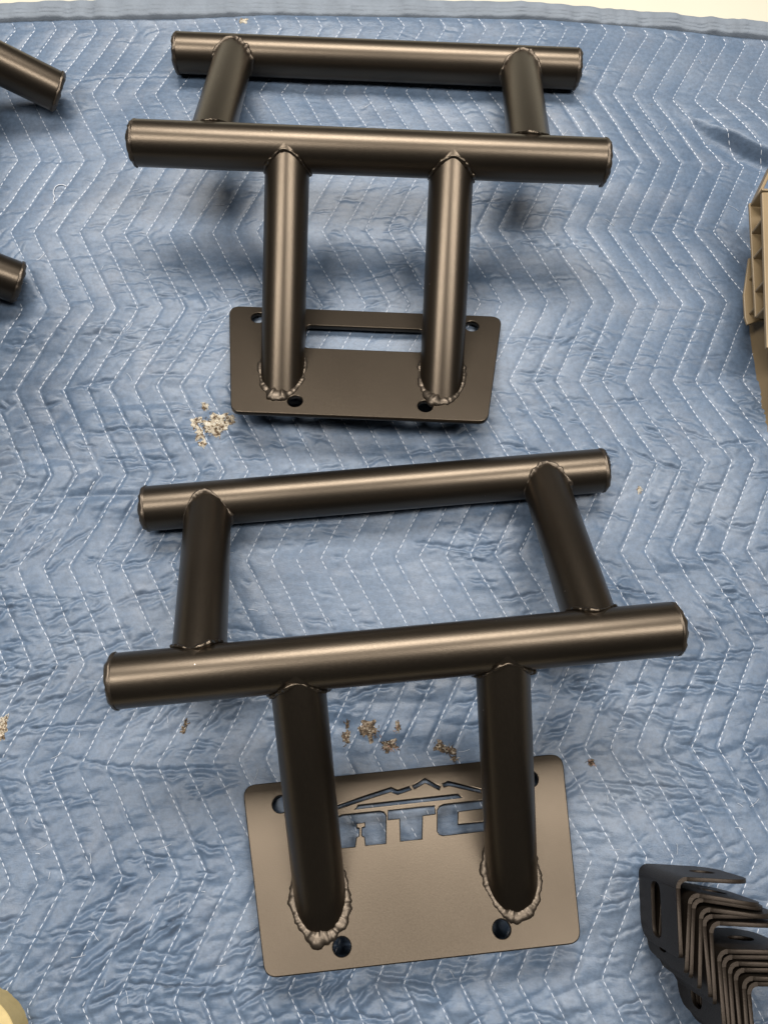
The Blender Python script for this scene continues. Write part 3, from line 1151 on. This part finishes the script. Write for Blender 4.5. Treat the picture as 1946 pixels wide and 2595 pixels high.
crate_part('lower_lip', prism([tuple(q) for q in h] + [tuple(h[4] + np.array([0.04, 0.0])), tuple(h[0] + np.array([0.05, 0.0]))], ZL - 0.003, ZL))
for y_ in (850, 1090):
    p = unproj(*ccp(404, y_), ZL)[:2]
    crate_part('lip_rib', prism(bar_poly(p, p + inn * 0.022, 0.0024), ZL - 0.001, ZF - 0.002))
s0_, s1_ = unproj(*ccp(404, 700), ZL)[:2] + inn * 0.02, unproj(*ccp(420, 1150), ZL)[:2] + inn * 0.02
crate_part('middle_wall', prism(bar_poly(s0_, s1_, 0.003), ZL - 0.001, ZF - 0.002))
b0, b1 = unproj(*ccp(388, 1165), 0)[:2], unproj(*ccp(516, 2030), 0)[:2]
bd = (b1 - b0) / np.linalg.norm(b1 - b0)
bn = np.array([-bd[1], bd[0]])
if bn[0] < 0:
    bn = -bn
b2 = b1 + bd * 0.10
bp_ = [tuple(b0 + bn * 0.002), tuple(b2), tuple(b2 + bn * 0.25), tuple(b0 - bd * 0.20 + bn * 0.25), tuple(b0 - bd * 0.20 + bn * 0.075), tuple(b0 - bd * 0.01 + bn * 0.055)]
bme = prism(bp_, -0.001, ZL - 0.0025)
for v_ in bme.vertices:
    if v_.co.z > 0.015:
        v_.co.x += 0.014 * bn[0]
        v_.co.y += 0.014 * bn[1]
crate_part('body', bme)

# ------------------------------------------------------------------ roll of tape


def ring_mesh(r0, r1, z0, z1, n=96):
    th = np.arange(n) * 2 * np.pi / n
    bvl = 0.0006
    prof = [(r0, z0), (r1, z0), (r1, z1 - bvl), (r1 - bvl, z1), (r0 + bvl, z1), (r0, z1 - bvl)]
    V = np.concatenate([np.stack([r * np.cos(th), r * np.sin(th), np.full(n, z)], 1) for r, z in prof])
    return pyd('ring', V, grid_faces(len(prof), n, wrap_c=True, wrap_r=True))


TZ = 0.024
pc = unproj(-98, 2672, TZ)
rt = float(np.linalg.norm(unproj(25, 2562, TZ) - pc))
roll = empty('tape_roll', Matrix.Translation((pc[0], pc[1], float(cloth_z(pc[0], pc[1])) - 0.0005)))
tag(roll, 'pale yellow roll of masking tape lying flat at the blanket corner', 'tape')
link('tape', ring_mesh(rt - 0.009, rt, 0, TZ), TAPE, roll)
link('core', ring_mesh(rt - 0.022, rt - 0.009, 0.0003, TZ - 0.0012), CARD, roll)
